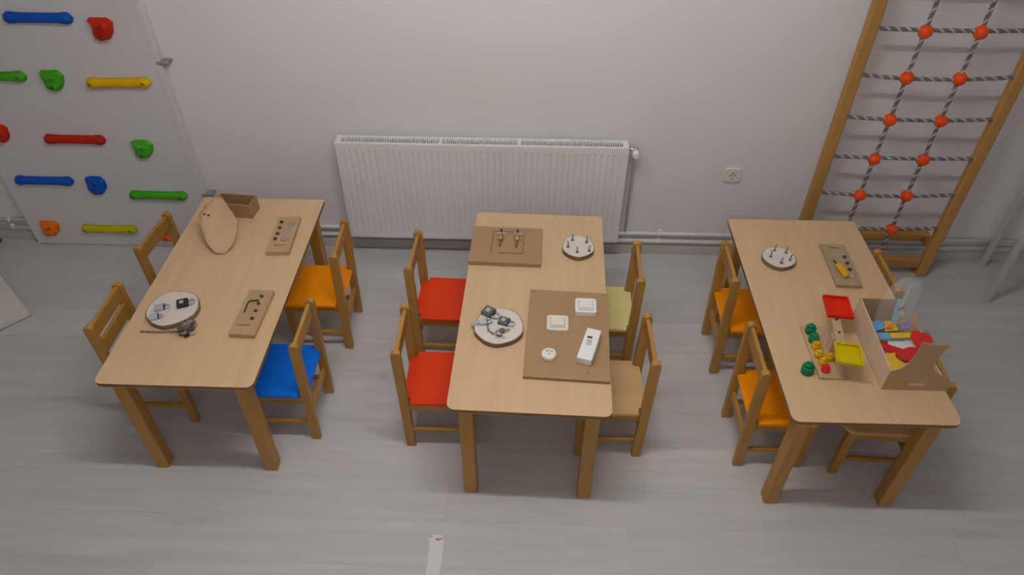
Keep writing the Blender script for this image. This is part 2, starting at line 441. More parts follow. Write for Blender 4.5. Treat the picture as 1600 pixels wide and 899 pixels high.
def bar_mesh(L=0.325):
    n = 28; bm = BM(); rings = []
    for i in range(n+1):
        u = -L/2 + L*i/n
        e = min(1.0, (L/2-abs(u))/0.028)
        endf = math.sqrt(max(0.0, 1-(1-e)**2)) if e < 1 else 1.0
        bul = 0.0045*math.exp(-((L/2-abs(u)-0.03)/0.028)**2)
        h = (0.0225+bul)*max(endf, 0.02); d = (0.030+0.004*math.exp(-((L/2-abs(u)-0.03)/0.03)**2))*max(0.25, endf)
        ring = []
        for k in range(9):
            a = PI*k/8
            ring.append(bm.verts.new((u, -d*math.sin(a)**0.7, h*math.cos(a))))
        rings.append(ring)
    for A, B in zip(rings, rings[1:]):
        for k in range(8):
            f = bm.faces.new((A[k], B[k], B[k+1], A[k+1])); f.smooth = True
        bm.faces.new((A[0], A[8], B[8], B[0]))
    bm.faces.new(rings[0]); bm.faces.new(rings[-1])
    return bm
bar_me = {}; rock_me = {}
bolt_me = mesh('bolt_recess', tube(BM(), [(-0.012, 0.001, 0.007), (0, -0.002, 0.001), (0.012, 0.001, -0.006)], [0.001, 0.004, 0.001], 6), 'black')
def bar(x0, x1, z, colr, label, tilt=0.0):
    if colr not in bar_me: bar_me[colr] = mesh('bar_hold', bar_mesh(), colr)
    o = inst('bar_hold', bar_me[colr], cw, CO @ TR((x0+x1)/2, CP_Y, z) @ Matrix.Rotation(tilt, 4, 'Y')); o['label'] = label
    for u in (-0.131, 0.131):
        inst('bolt_recess', bolt_me, o, TR(u, -0.0325, 0.003))
def rock_mesh(seed):
    rnd = random.Random(seed)
    out = [(-0.050, 0.056), (-0.012, 0.062), (0.036, 0.060), (0.060, 0.036), (0.050, -0.010), (0.020, -0.046), (-0.022, -0.050), (-0.046, -0.040), (-0.048, -0.016), (-0.044, 0.022)]
    out = [(x*0.93, z*0.93) for x, z in out]
    out = [(x+rnd.uniform(-.004, .004), z+rnd.uniform(-.004, .004)) for x, z in out]
    bm = BM(); L0 = [bm.verts.new((x, 0, z)) for x, z in out]
    L1 = [bm.verts.new((x*0.93-0.002, -0.022+rnd.uniform(-.005, .004), z*0.93)) for x, z in out]
    L2 = [bm.verts.new((x*0.55+0.0, -0.036+rnd.uniform(-.006, .005), z*0.55-0.004)) for x, z in out]
    n = len(out)
    for A, B in ((L0, L1), (L1, L2)):
        for i in range(n): bm.faces.new((A[i], A[(i+1) % n], B[(i+1) % n], B[i]))
    c = bm.verts.new((0.0, -0.032, 0.0))
    for i in range(n): bm.faces.new((L2[i], L2[(i+1) % n], c))
    bm.faces.new(list(reversed(L0)))
    return bm
crease_me = None
def rock(x, z, colr, label, seed):
    o = obj('rock_hold', rock_mesh(seed), colr, cw, CO @ TR(x, CP_Y, z), label)
    for q, (u, w) in enumerate(((0.006, 0.024), (-0.008, -0.020))):
        bm = BM(); tube(bm, [(u-0.010, -0.0365, w-0.002), (u, -0.0385, w+0.001), (u+0.010, -0.0365, w-0.003)], [0.001, 0.0042, 0.001], 6)
        obj('bolt_recess', bm, 'black', o)
bar(-2.44, -2.115, 1.348, 'h_blue', 'upper blue bar hold')
bar(-2.79, -2.465, 1.056, 'h_green', 'upper green bar hold')
bar(-2.182, -1.857, 1.033, 'h_yellow', 'golden yellow bar hold', -0.03)
bar(-2.529, -2.204, 0.711, 'h_red', 'red bar hold')
bar(-2.805, -2.48, 0.450, 'h_blue', 'lower blue bar hold')
bar(-2.204, -1.879, 0.369, 'h_green', 'lower green bar hold')
bar(-2.567, -2.242, 0.127, 'h_lime', 'lime yellow bar hold')
rock(-1.995, 1.297, 'h_red', 'red rock hold', 1)
rock(-2.338, 1.035, 'h_green', 'upper green rock hold', 2)
rock(-2.75, 0.735, 'h_red', 'red rock hold cut by the picture edge', 3)
rock(-2.025, 0.658, 'h_green', 'lower green rock hold', 4)
rock(-2.361, 0.422, 'h_blue', 'blue rock hold', 5)
rock(-2.747, 0.117, 'h_orange', 'orange rock hold', 6)
rock(-2.075, 0.100, 'h_orange', 'orange rock hold behind a chair back', 8)

# ------------------------------------------------------------------ rope climbing frame
rf = thing('rope_ladder_frame', 'tall wooden climbing frame with grey rope net and red beads at right', 'climbing frame', (1.80, 3.1, 0))
FO = Matrix.Translation((-1.80, -3.1, 0))
RXL, RXR, RY = 1.460, 2.194, 3.128
for xc in (RXL, RXR):
    obj('rail', box(BM(), (xc-0.029, RY-0.022, 0.0), (xc+0.029, RY+0.022, 2.30), 0.012, 3), 'pine', rf, FO)
obj('bottom_beam', box(BM(), (RXL+0.029, RY-0.012, 0.055), (RXR-0.029, RY+0.022, 0.115), 0.005), 'pine', rf, FO)
obj('top_beam', box(BM(), (RXL+0.029, RY-0.016, 2.2), (RXR-0.029, RY+0.016, 2.26), 0.005), 'pine', rf, FO)
obj('wall_beam', box(BM(), (RXL-0.02, WY-0.052, 0.165), (RXR+0.02, WY-0.013, 0.212), 0.005), 'pine', rf, FO)
for xc in (RXL, RXR):
    obj('standoff_arm', box(BM(), (xc-0.018, RY+0.020, 0.165), (xc+0.018, WY-0.030, 0.208), 0.004), 'pine', rf, FO)
    obj('foot_block', box(BM(), (xc-0.024, RY+0.02, 0.0), (xc+0.034, RY+0.06, 0.05), 0.005), 'pine', rf, FO)
    obj('standoff_arm', box(BM(), (xc-0.018, RY+0.020, 2.1), (xc+0.018, WY-0.001, 2.14), 0.004), 'pine', rf, FO)
def rope(path_fn, length, r=0.0085, pitch=0.046, rs=0.0054):
    bm = BM(); n = max(8, int(length/0.0055))
    for sidx in range(3):
        pts = []
        for i in range(n+1):
            t = i/n; p = Vector(path_fn(t)); q = Vector(path_fn(min(1, t+0.01))) - Vector(path_fn(max(0, t-0.01))); q.normalize()
            e1 = Vector((0, 1, 0)); e2 = q.cross(e1).normalized()
            a = 2*PI*t*length/pitch + sidx*2*PI/3
            pts.append(p + 0.0050*(math.cos(a)*e1 + math.sin(a)*e2))
        tube(bm, pts, rs, 6, mi=(0, 1, 0)[sidx])
    return bm
levels = [0.320, 0.535, 0.749, 0.964, 1.176, 1.391, 1.606, 1.821, 2.036]
BX = (1.700, 1.937)
for i, z in enumerate(levels):
    sag = 0.012 + 0.006*math.sin(i*2.1)
    fn = lambda t, z=z, sag=sag: (RXL+0.02+(RXR-RXL-0.04)*t, RY-0.004, z+0.008-sag*4*t*(1-t)*1.0)
    obj('rope', rope(fn, 0.69), ('rope_d', 'rope_l'), rf, FO)
for k, x in enumerate(BX):
    obj('rope', rope(lambda t, x=x, k=k: (x-0.012*(1-t)+ (0.008 if t < 0.1 else 0)*0, RY-0.004, 0.10+2.1*t), 2.1), ('rope_d', 'rope_l'), rf, FO)
bead_me = mesh('bead', ball(BM(), (0, 0, 0), 0.031, 3), 'bead')
for i, z in enumerate(levels):
    for k, x in enumerate(BX):
        inst('bead', bead_me, rf, FO @ Matrix.Translation((x-0.012*(1-z/2.2), RY-0.006, z-0.004)))

# ------------------------------------------------------------------ white metal rack at right edge
rk = thing('metal_rack', 'white tubular metal rack standing at the right edge of the picture', 'rack', (2.47, 2.92, 0))
for q, (x, y) in enumerate(((0, 0), (0.105, 0.295), (0.62, 0.0), (0.66, 0.295))):
    obj('leg', box(BM(), (x-0.014, y-0.014, 0.0), (x+0.014, y+0.014, 1.5), 0.005), 'rackgrey', rk)
for z in (0.72, 1.1, 1.48):
    bm = BM(); prism(bm, [(-0.03, -0.03), (0.66, -0.03), (0.69, 0.318), (0.085, 0.318)], z, z+0.02, 0.003)
    obj('shelf', bm, 'white_metal', rk)

# ------------------------------------------------------------------ white board lying at the left edge, dark slab in the corner
wb = obj('floor_board', box(BM(), (-0.80, 0.0, 0.004), (0.0, 0.56, 0.042), 0.004), 'mat_white', None, TR(-2.60, 2.61, 0, math.radians(-46)) @ Matrix.Translation((0, 0, 0)))
wb.matrix_local = TR(-2.60, 2.625, 0, math.radians(48)) @ Matrix.Translation((0, 0, 0))
wb.data.transform(Matrix.Translation((0.0, 0.0, 0)))
tag(wb, 'corner of a white flat board lying on the floor at the left edge', 'board')
dm = obj('dark_slab', box(BM(), (-3.58, 3.03, 0.001), (-3.10, 3.24, 0.03), 0.006), 'slab_dark')  # flat dark grey slab near the back wall
tag(dm, 'dark grey slab by the back wall in the left corner', 'mat')

# ------------------------------------------------------------------ paper strip on the floor
ps = thing('paper_strip', 'white paper strip with a small pink mark lying on the floor in front', 'paper', (-0.335, 1.30, 0.0004))
bm = BM(); prism(bm, [(-0.04, -0.30), (0.01, -0.30), (0.022, -0.02), (0.026, 0.05), (0.027, 0.148), (0.016, 0.158), (-0.022, 0.158), (-0.032, 0.146), (-0.027, 0.06), (-0.028, 0.0)], 0, 0.0012)
obj('sheet', bm, 'paper', ps)
bm = BM(); prism(bm, [(-0.010, 0.139), (-0.002, 0.134), (0.008, 0.133), (0.012, 0.138), (0.006, 0.145), (-0.003, 0.143)], 0.0012, 0.0017); obj('pink_mark', bm, 'pinkink', ps)
bm = BM(); prism(bm, [(0.012, 0.141), (0.016, 0.139), (0.018, 0.143), (0.014, 0.147)], 0.0012, 0.0018); obj('black_mark', bm, 'black', ps)
bm = BM(); prism(bm, [(0.019, 0.136), (0.0245, 0.136), (0.025, 0.150), (0.021, 0.150)], 0.0012, 0.0017); obj('cyan_mark', bm, 'cyanink', ps)
bm = BM(); prism(bm, [(-0.029, 0.147), (-0.022, 0.147), (-0.021, 0.152), (-0.026, 0.1535)], 0.0012, 0.0017); obj('grey_mark', bm, 'grey', ps)

# ------------------------------------------------------------------ tables
TH = 0.588; TW, TL = 0.60, 1.20
bm = BM(); prism(bm, [(x, y+TL/2) for x, y in rrect(TW, TL, 0.030, 6, 0.009)], TH-0.019, TH, 0.0022, side_mi=1)
for f in bm.faces:
    zc_ = f.calc_center_median().z
    f.material_index = 0 if zc_ > TH-0.0015 or zc_ < TH-0.0175 else 1
top_me = mesh('tabletop', bm, 'top', 'edge')
leg_t = mesh('leg', box(BM(), (-0.0275, -0.0275, 0), (0.0275, 0.0275, TH-0.019), 0.006, 3), 'beech')
rail_l = mesh('apron_rail', box(BM(), (-0.011, -(TL/2-0.09), -0.03), (0.011, TL/2-0.09, 0.03), 0.002), 'beech_h')
rail_s = mesh('apron_rail', box(BM(), (-(TW/2-0.09), -0.011, -0.03), (TW/2-0.09, 0.011, 0.03), 0.002), 'beech_h')
def table(x, y, rz, label):
    t = thing('table', label, 'table', (x, y, 0), rz, 'beech activity tables')
    inst('tabletop', top_me, t)
    ix, iy = TW/2-0.038-0.0275, 0.030+0.0275
    for sx in (-1, 1):
        for yy in (iy, TL-iy):
            inst('leg', leg_t, t, Matrix.Translation((sx*ix, yy, 0)))
        inst('apron_rail', rail_l, t, Matrix.Translation((sx*(ix), TL/2, TH-0.019-0.03)))
    for yy in (iy, TL-iy):
        inst('apron_rail', rail_s, t, Matrix.Translation((0, yy, TH-0.019-0.03)))
    return t
table(-1.313, 1.700, 0.0, 'beech table beside the climbing panel, with an open box at its far end')
table(0.014, 1.618, -0.0265, 'beech table in front of the radiator, with light switches on a brown board')
table(1.253, 1.615, 0.0055, 'beech table by the rope climbing frame, with coloured toys on it')

# ------------------------------------------------------------------ chairs
def round_post(h, w, d, lean=0.0):
    """flat post in the x-z plane with a rounded head"""
    poly = [(-w/2, 0), (w/2, 0)]
    poly += [(w/2-lean, h-w*0.45)]
    for k in range(1, 8):
        a = PI*k/8; poly.append((w/2*math.cos(a)-lean, h-w*0.45+w*0.45*math.sin(a)))
    poly += [(-w/2-lean, h-w*0.45)]
    bm = BM(); prism(bm, poly, -d/2, d/2, 0.003, Matrix.Rotation(PI/2, 4, 'X'))
    return bm
PSEP = 0.130
post_me = mesh('back_post', round_post(0.60, 0.040, 0.026, 0.012), 'beech')
fleg_me = mesh('front_leg', box(BM(), (-0.018, -0.0125, 0), (0.018, 0.0125, 0.284), 0.003), 'beech')
srail_me = mesh('seat_rail', box(BM(), (-0.115, -0.009, -0.02), (0.115, 0.009, 0.02), 0.002), 'beech_h')
stret_me = mesh('stretcher', box(BM(), (-0.115, -0.008, -0.0115), (0.115, 0.008, 0.0115), 0.003), 'beech_h')
cross_me = mesh('cross_rail', box(BM(), (-0.009, -(PSEP-0.012), -0.018), (0.009, PSEP-0.012, 0.018), 0.002), 'beech_h')
bm = BM(); box(bm, (-0.0085, -(PSEP-0.012), -0.035), (0.0085, PSEP-0.012, 0.035), 0.004)
slat_me = mesh('backrest', bm, 'beech_h')
def seat_poly():
    pts = [(-0.012, -(PSEP-0.016)), (0.022, -(PSEP-0.016)), (0.022, -0.146)]
    x1, r = 0.285, 0.04
    for k in range(6):
        a = -PI/2 + PI/2*k/5; pts.append((x1-r+r*math.cos(a), -0.146+r+r*math.sin(a)))
    for k in range(6):
        a = PI/2*k/5; pts.append((x1-r+r*math.cos(a), 0.146-r+r*math.sin(a)))
    pts += [(0.022, 0.146), (0.022, PSEP-0.016), (-0.012, PSEP-0.016)]
    # soften the two rear corners in front of the posts
    return pts
bm = BM(); prism(bm, seat_poly(), 0.286, 0.304, 0.003)
seat_base = mesh('seat', bm, 'natural')
seat_me = {}
def chair(x, y, rz, colr, label, group, slats=1):
    c = thing('chair', label, 'chair', (x, y, 0), rz, group)
    if colr not in seat_me:
        me = seat_base.copy(); me.materials.clear(); me.materials.append(MT[colr]); seat_me[colr] = me
    inst('seat', seat_me[colr], c)
    for s in (-1, 1):
        inst('back_post', post_me, c, Matrix.Translation((0, s*PSEP, 0)))
        inst('front_leg', fleg_me, c, Matrix.Translation((0.252, s*0.127, 0)))
        inst('seat_rail', srail_me, c, Matrix.Translation((0.128, s*0.127, 0.263)))
        inst('stretcher', stret_me, c, Matrix.Translation((0.128, s*0.127, 0.105)))
    inst('cross_rail', cross_me, c, Matrix.Translation((-0.002, 0, 0.165)))
    inst('cross_rail', cross_me, c, Matrix.Translation((0.252, 0, 0.262)))
    inst('backrest', slat_me, c, Matrix.Translation((-0.011, 0, 0.555)))
    if slats == 2:
        inst('backrest', slat_me, c, Matrix.Translation((-0.009, 0, 0.462)))
    return c
G = 'small wooden chairs at the tables'
R = math.radians
chair(-1.748, 2.620, R(-6), 'natural', 'wooden chair left of the table nearest the climbing panel, far end', G)
chair(-1.748, 2.113, R(0), 'natural', 'wooden chair left of the table nearest the climbing panel, near end', G, 2)
chair(-0.890, 2.591, R(181), 'orange', 'orange seated chair behind the blue seated one', G)
chair(-0.925, 2.042, R(180), 'blue', 'blue seated wooden chair, the only blue one', G)
chair(-0.512, 2.520, R(-2), 'red', 'red seated chair nearer the radiator', G)
chair(-0.497, 2.020, R(0), 'red', 'red seated chair farther from the radiator, in front', G)
chair(0.481, 2.478, R(178), 'cream', 'pale yellow seated wooden chair, the only pale yellow one', G)
chair(0.484, 1.998, R(181), 'natural', 'natural wood seated chair right of the middle table, in front of the pale yellow one', G)
chair(0.912, 2.490, R(-1), 'orange', 'orange seated chair left of the right table, farther from the camera', G)
chair(0.921, 1.965, R(0), 'orange', 'orange seated chair left of the right table, nearer the camera', G)
chair(1.576, 1.928, R(178), 'natural', 'wooden chair right of the right table, behind the carton of felt shapes', G)
chair(1.572, 2.455, R(180), 'natural', 'wooden chair right of the right table, close to the rope frame', G)

# ------------------------------------------------------------------ things on the left table
Z0 = TH + 0.0003
# open box
ob = thing('open_box', 'small brown open topped wooden box at the far end of the left table', 'box', (-1.405, 2.785, Z0), R(-6))
w, d, h, t = 0.180, 0.088, 0.074, 0.007
obj('bottom', box(BM(), (-w/2, -d/2, 0), (w/2, d/2, t)), 'mdf', ob)
for s in (-1, 1):
    obj('long_wall', box(BM(), (-w/2, s*d/2-(t if s > 0 else 0), t), (w/2, s*d/2+(0 if s > 0 else t), h), 0.001), 'mdf', ob)
    obj('short_wall', box(BM(), (s*w/2-(t if s > 0 else 0), -d/2+t, t), (s*w/2+(0 if s > 0 else t), d/2-t, h), 0.001), 'mdf', ob)
# leaning plywood shape
lf = thing('plywood_cutout', 'wavy edged pale plywood cutout leaning against the open box', 'cutout', (-1.40, 2.46, Z0))
lrows = [(0.0, -0.010, 0.034), (0.04, -0.052, 0.056), (0.09, -0.080, 0.064), (0.14, -0.106, 0.060), (0.165, -0.108, 0.055), (0.185, -0.122, 0.049), (0.215, -0.116, 0.030), (0.235, -0.112, 0.014), (0.255, -0.124, -0.004), (0.28, -0.108, -0.022), (0.305, -0.100, -0.042), (0.325, -0.088, -0.058)]
def leaf_pt(y, xl, xr, u, lift):
    x = xr + (xl-xr)*u
    z = 0.003 + max(0.0, y)*0.275 + 0.036*u*u*math.sin(PI*min(1, (y+0.02)/0.30))
    return (x, y*0.962, z+lift)
bm = BM(); NU = 9
layers = [[[bm.verts.new(leaf_pt(y, xl, xr, k/NU, lift)) for k in range(NU+1)] for y, xl, xr in lrows] for lift in (0.0, 0.004)]
for li_, Lr in enumerate(layers):
    for A, B in zip(Lr, Lr[1:]):
        for k in range(NU):
            f = bm.faces.new((A[k], A[k+1], B[k+1], B[k])); f.smooth = True
Lo, Hi = layers
ring_ = lambda L_: [r_[0] for r_ in L_] + L_[-1][1:] + [r_[-1] for r_ in reversed(L_[:-1])] + list(reversed(L_[0][1:-1]))
ra, rb = ring_(Lo), ring_(Hi)
for k in range(len(ra)): bm.faces.new((ra[k], ra[(k+1) % len(ra)], rb[(k+1) % len(ra)], rb[k]))
obj('sheet', bm, ('ply_pale',), lf)
for u_ in (0.86, 0.99):
    p_ = leaf_pt(0.195, -0.114, 0.042, u_*0.92, 0.0038)
    bm = BM(); lathe(bm, [(0.006, 0.0), (0.006, 0.002), (0, 0.0024)], 10, Matrix.Translation(p_)); obj('eyelet', bm, 'boltbrown', lf)

def hexbolt(parent, x, y, z, r=0.008, h=0.007, m='boltbrown'):
    bm = BM(); lathe(bm, [(r*1.25, 0), (r*1.25, 0.0015), (r, 0.0016), (r, h), (r*0.55, h+0.0015), (0, h+0.0016)], 6, Matrix.Translation((x, y, z)), smooth=False)
    obj('bolt', bm, m, parent)
# spanner board
sb = thing('tool_board', 'small wooden board with a silver spanner on the left table', 'tool board', (-1.132, 2.595, Z0), R(3))
obj('plate', box(BM(), (-0.0525, -0.132, 0), (0.0525, 0.132, 0.022), 0.002), 'ply', sb)
for x, y in ((-0.026, 0.087), (-0.026, 0.043), (-0.026, -0.001), (-0.028, -0.040)): hexbolt(sb, x, y, 0.022)
sp_ = []
def spanner_outline():
    pts = []
    L_, n = 0.052, 10
    for sgn in (1, -1):
        c = sgn*L_
        for k in range(n+1):
            a = R(-55) + R(255)*0 + (R(290))*k/n
            ang = a - R(0)
            pts.append((c, ang))
    return pts
bm = BM()
for sgn in (1, -1):
    prism(bm, [(0.019*math.cos(a)*1.0, sgn*0.058+0.019*math.sin(a)) for a in [2*PI*k/16 for k in range(16)]], 0.0, 0.004)
prism(bm, [(-0.007, -0.05), (0.007, -0.05), (0.007, 0.05), (-0.007, 0.05)], 0.0001, 0.0038)
s1 = obj('spanner', bm, 'steel', sb, TR(0.019, 0.018, 0.0222, R(-4)), 'silver double ended spanner')
for sgn in (1, -1):
    bm = BM(); box(bm, (-0.008, sgn*0.062-0.014 if sgn < 0 else 0.052, 0.0041), (0.008, -0.052 if sgn < 0 else 0.076, 0.0046))
    obj('jaw_gap', bm, 'ply', s1)
bm = BM(); tube(bm, [(-0.025, -0.084, 0.022), (0.0, -0.086, 0.0225), (0.028, -0.083, 0.022)], 0.0022, 6); obj('slot', bm, 'mdf_edge', sb)
# hex key board
hb = thing('tool_board', 'small wooden board with a black bent hex key on the left table', 'tool board', (-1.123, 2.080, Z0), R(-1.5))
obj('plate', box(BM(), (-0.052, -0.131, 0), (0.052, 0.131, 0.022), 0.002), 'ply', hb)
for x, y in ((0.013, 0.090), (0.014, 0.046), (0.015, 0.004), (0.016, -0.041)): hexbolt(hb, x, y, 0.022, 0.007)
bm = BM(); tube(bm, [(-0.027, -0.010, 0.0255), (-0.030, 0.042, 0.0255), (-0.028, 0.054, 0.0255), (-0.018, 0.060, 0.0255), (0.010, 0.063, 0.0255)], 0.0033, 6); obj('hex_key', bm, 'black', hb, label='black bent hex key')
bm = BM(); tube(bm, [(-0.032, -0.078, 0.022), (-0.006, -0.080, 0.0225), (0.020, -0.077, 0.022)], 0.0022, 6); obj('slot', bm, 'mdf_edge', hb)

def wood_slice(name, label, x, y, r, h, seed, ell=1.0):
    t = thing(name, label, 'wood slice', (x, y, Z0))
    rnd = random.Random(seed); n = 40
    k1, k2 = rnd.uniform(0, 6), rnd.uniform(0, 6)
    poly = [((r+0.012*r*math.sin(3*a+k1)+0.018*r*math.sin(5*a+k2)+0.006*r*math.sin(11*a))*math.cos(a),
             ell*(r+0.012*r*math.sin(3*a+k1)+0.018*r*math.sin(5*a+k2)+0.006*r*math.sin(11*a))*math.sin(a)) for a in [2*PI*k/n for k in range(n)]]
    bm = BM(); prism(bm, [(a*0.965, b_*0.965) for a, b_ in poly], 0.0, h); obj('core', bm, 'slice', t)
    bm = BM()
    lo_ = [bm.verts.new((a, b_, 0)) for a, b_ in poly]; hi_ = [bm.verts.new((a*1.0, b_*1.0, h*0.93)) for a, b_ in poly]
    li = [bm.verts.new((a*0.966, b_*0.966, 0)) for a, b_ in poly]; hi2 = [bm.verts.new((a*0.966, b_*0.966, h*0.985)) for a, b_ in poly]
    for i in range(n):
        j = (i+1) % n
        bm.faces.new((lo_[i], lo_[j], hi_[j], hi_[i])); bm.faces.new((hi_[i], hi_[j], hi2[j], hi2[i])); bm.faces.new((lo_[i], li[i], li[j], lo_[j]))
    obj('bark_rim', bm, 'bark', t)
    return t

def padlock(x, y, z, rz, w, l, body, label, cat='padlock', tilt=0.0):
    t = thing('padlock', label, cat, (x, y, z), rz, 'padlocks on the wood slices')
    th = w*0.42
    obj('body', box(BM(), (-l/2, -w/2, 0), (l/2, w/2, th), 0.003), body, t)
    obj('face_plate', box(BM(), (-l*0.22, -w*0.22, th), (l*0.16, w*0.22, th+0.0008)), 'greyhandle', t)
    obj('shackle_plate', box(BM(), (l/2-0.002, -w*0.45, 0.001), (l/2+0.003, w*0.45, th-0.001), 0.001), 'black', t)
    q = w*0.32; pts = [(l/2, -q, th/2), (l/2+w*0.35, -q, th/2)]
    for k in range(1, 9):
        a = -PI/2 + PI*k/9; pts.append((l/2+w*0.35+q*math.cos(a), q*math.sin(a), th/2))
    pts += [(l/2+w*0.35, q, th/2), (l/2, q, th/2)]
    bm = BM(); tube(bm, pts, w*0.085, 8); obj('shackle', bm, 'greyhandle', t)
    return t

def key_mesh():
    bm = BM()
    prism(bm, [(0.012*math.cos(a), 0.012*math.sin(a)) for a in [2*PI*k/14 for k in range(14)]], 0, 0.002)
    prism(bm, [(0.008, -0.0025), (0.030, -0.0025), (0.032, 0.0), (0.030, 0.0025), (0.026, 0.0025), (0.025, 0.0045), (0.022, 0.0045), (0.021, 0.0025), (0.018, 0.004), (0.016, 0.0025), (0.008, 0.0025)], 0.0001, 0.0019)
    return bm
key_me = mesh('key', key_mesh(), 'steel'); key_dark = mesh('key', key_mesh(), 'keydark')
def link_mesh():
    bm = BM(); pts = [(0.0065*math.cos(a)*1.25, 0.0042*math.sin(a), 0) for a in [2*PI*k/12 for k in range(12)]]
    tube(bm, pts, 0.0012, 6, closed=True); return bm
link_me = mesh('link', link_mesh(), 'lockgrey')
def key_chain(label, pts, z, keys, name='key_chain'):
    t = thing(name, label, 'keys', (pts[0][0], pts[0][1], z))
    P0 = Vector((pts[0][0], pts[0][1], 0))
    acc = 0.0; n = 0
    for a, b_ in zip(pts, pts[1:]):
        A, B = Vector((a[0], a[1], a[2])), Vector((b_[0], b_[1], b_[2])); L_ = (B-A).length; s = acc
        dirv = (B-A).normalized(); ang = math.atan2(dirv.y, dirv.x)
        while s < L_:
            p = A + dirv*s - Vector((P0.x, P0.y, z))
            inst('link', link_me, t, Matrix.Translation(p) @ Matrix.Rotation(ang, 4, 'Z') @ Matrix.Rotation((PI/2 if n % 2 else 0.25), 4, 'X'))
            s += 0.0125; n += 1
        acc = s-L_
    for kq, (x, y, zz, rz, tl) in enumerate(keys):
        inst('key', (key_dark, key_me)[kq % 2], t, Matrix.Translation((x-P0.x, y-P0.y, zz-z)) @ Matrix.Rotation(rz, 4, 'Z') @ Matrix.Rotation(tl, 4, 'Y'))
    return t
SH = 0.022
wood_slice('wood_slice', 'round pale wood slice with padlocks on the left table', -1.452, 2.090, 0.104, SH, 3)
zt = Z0 + SH + 0.0003
padlock(-1.417, 2.108, zt, R(22), 0.042, 0.042, 'dark', 'dark padlock on the left table\'s wood slice')
padlock(-1.503, 2.082, zt, R(18), 0.034, 0.036, 'greyhandle', 'upper of two grey padlocks on the left table\'s wood slice')
padlock(-1.503, 2.026, zt, R(24), 0.030, 0.032, 'greyhandle', 'lower of two grey padlocks on the left table\'s wood slice')
key_chain('tangled bunch of steel keys on a chain beside the left table\'s wood slice',
          [(-1.535, 1.968, Z0+0.004), (-1.47, 1.967, Z0+0.004), (-1.40, 1.972, Z0+0.004), (-1.348, 1.971, Z0+0.004), (-1.331, 2.006, Z0+0.005)], Z0,
          [(-1.371, 1.961, Z0+0.006, R(110), 0), (-1.361, 1.976, Z0+0.009, R(60), 0.0), (-1.351, 1.966, Z0+0.012, R(150), 0.0), (-1.358, 1.958, Z0+0.015, R(200), 0), (-1.338, 1.986, Z0+0.010, R(95), -0.3), (-1.346, 1.951, Z0+0.003, R(20), 0), (-1.344, 2.016, Z0+0.014, R(130), -0.4), (-1.364, 1.991, Z0+0.026, R(75), -0.2), (-1.376, 1.971, Z0+0.024, R(165), -0.2), (-1.352, 2.006, Z0+0.027, R(250), -0.1)])

# ------------------------------------------------------------------ things on the middle table
lb = thing('latch_board', 'brown rectangular board with two brass bolts at the far end of the middle table', 'latch board', (-0.103, 2.553, Z0), R(-1.8))
obj('plate', box(BM(), (-0.160, -0.128, 0), (0.160, 0.128, 0.022), 0.0015), 'mdf', lb)
for lo_, hi_ in (((-0.066, -0.060, 0.022), (-0.063, 0.092, 0.0228)), ((0.076, -0.058, 0.022), (0.079, 0.070, 0.0228)), ((-0.03, -0.063, 0.022), (0.079, -0.060, 0.0228)), ((-0.066, 0.092, 0.022), (0.06, 0.0945, 0.0228))):
    obj('groove_line', box(BM(), lo_, hi_), 'boltbrown', lb)
for xx in (-0.028, 0.047):
    bo = obj('bolt_plate', box(BM(), (-0.014, -0.022, 0), (0.014, 0.048, 0.003), 0.001), 'brass', lb, TR(xx, 0.045, 0.0222), 'small brass door bolt')
    bm = BM(); tube(bm, [(0, -0.02, 0.008), (0, 0.05, 0.008)], 0.0055, 10); obj('barrel', bm, 'brass', bo)
    bm = BM(); tube(bm, [(0, 0.03, 0.008), (0, 0.03, 0.022)], [0.003, 0.003], 8); ball(bm, (0, 0.03, 0.024), 0.0055); obj('knob', bm, 'dark', bo)
    for k, (sx, sy_) in enumerate(((-0.011, 0.04), (0.011, 0.04), (-0.011, -0.015), (0.011, -0.015))):
        bm = BM(); lathe(bm, [(0.0028, 0.003), (0.0028, 0.0044), (0, 0.0048)], 8, Matrix.Translation((sx, sy_, 0))); obj('screw', bm, 'dark', bo)
    bm = BM(); box(bm, (-0.02, 0.022, 0.003), (0.02, 0.030, 0.011), 0.001); obj('strap', bm, 'greyhandle', bo)
    bm = BM(); tube(bm, [(0, -0.02, 0.0062), (0, -0.06, 0.006), (0, -0.072, 0.0055)], [0.006, 0.005, 0.001], 8); obj('tip_shadow', bm, 'mdf_edge', bo)  # dark taper with the bolt hole's shadow put into its colour

def hook_mesh():
    bm = BM(); lathe(bm, [(0.0075, 0), (0.0075, 0.0015), (0.004, 0.003), (0.004, 0.0045)], 10)
    tube(bm, [(0, 0, 0.003), (0, 0, 0.024), (0.001, 0, 0.029), (0.006, 0, 0.032)], 0.0026, 7)
    return bm
hook_me = mesh('hook', hook_mesh(), 'hookgrey')
def hook_slice(label, x, y, r, pts, seed, ell):
    t = wood_slice('wood_slice', label, x, y, r, SH, seed, ell)
    for i, (hx, hy) in enumerate(pts):
        inst('hook', hook_me, t, TR(hx-x, hy-y, SH, i*1.3))
hook_slice('round wood slice with five small hooks on the middle table', 0.222, 2.553, 0.072, [(0.197, 2.595), (0.261, 2.581), (0.176, 2.545), (0.216, 2.508), (0.270, 2.519)], 11, 1.1)
wood_slice('wood_slice', 'round pale wood slice with padlocks on the middle table', -0.113, 2.035, 0.099, SH, 12, 1.04)
padlock(-0.158, 2.103, zt, R(-32), 0.046, 0.046, 'lockgrey', 'largest grey padlock, on the middle table\'s wood slice')
padlock(-0.094, 2.052, zt, R(-20), 0.038, 0.040, 'lockgrey', 'dark padlock at the right on the middle table\'s wood slice')
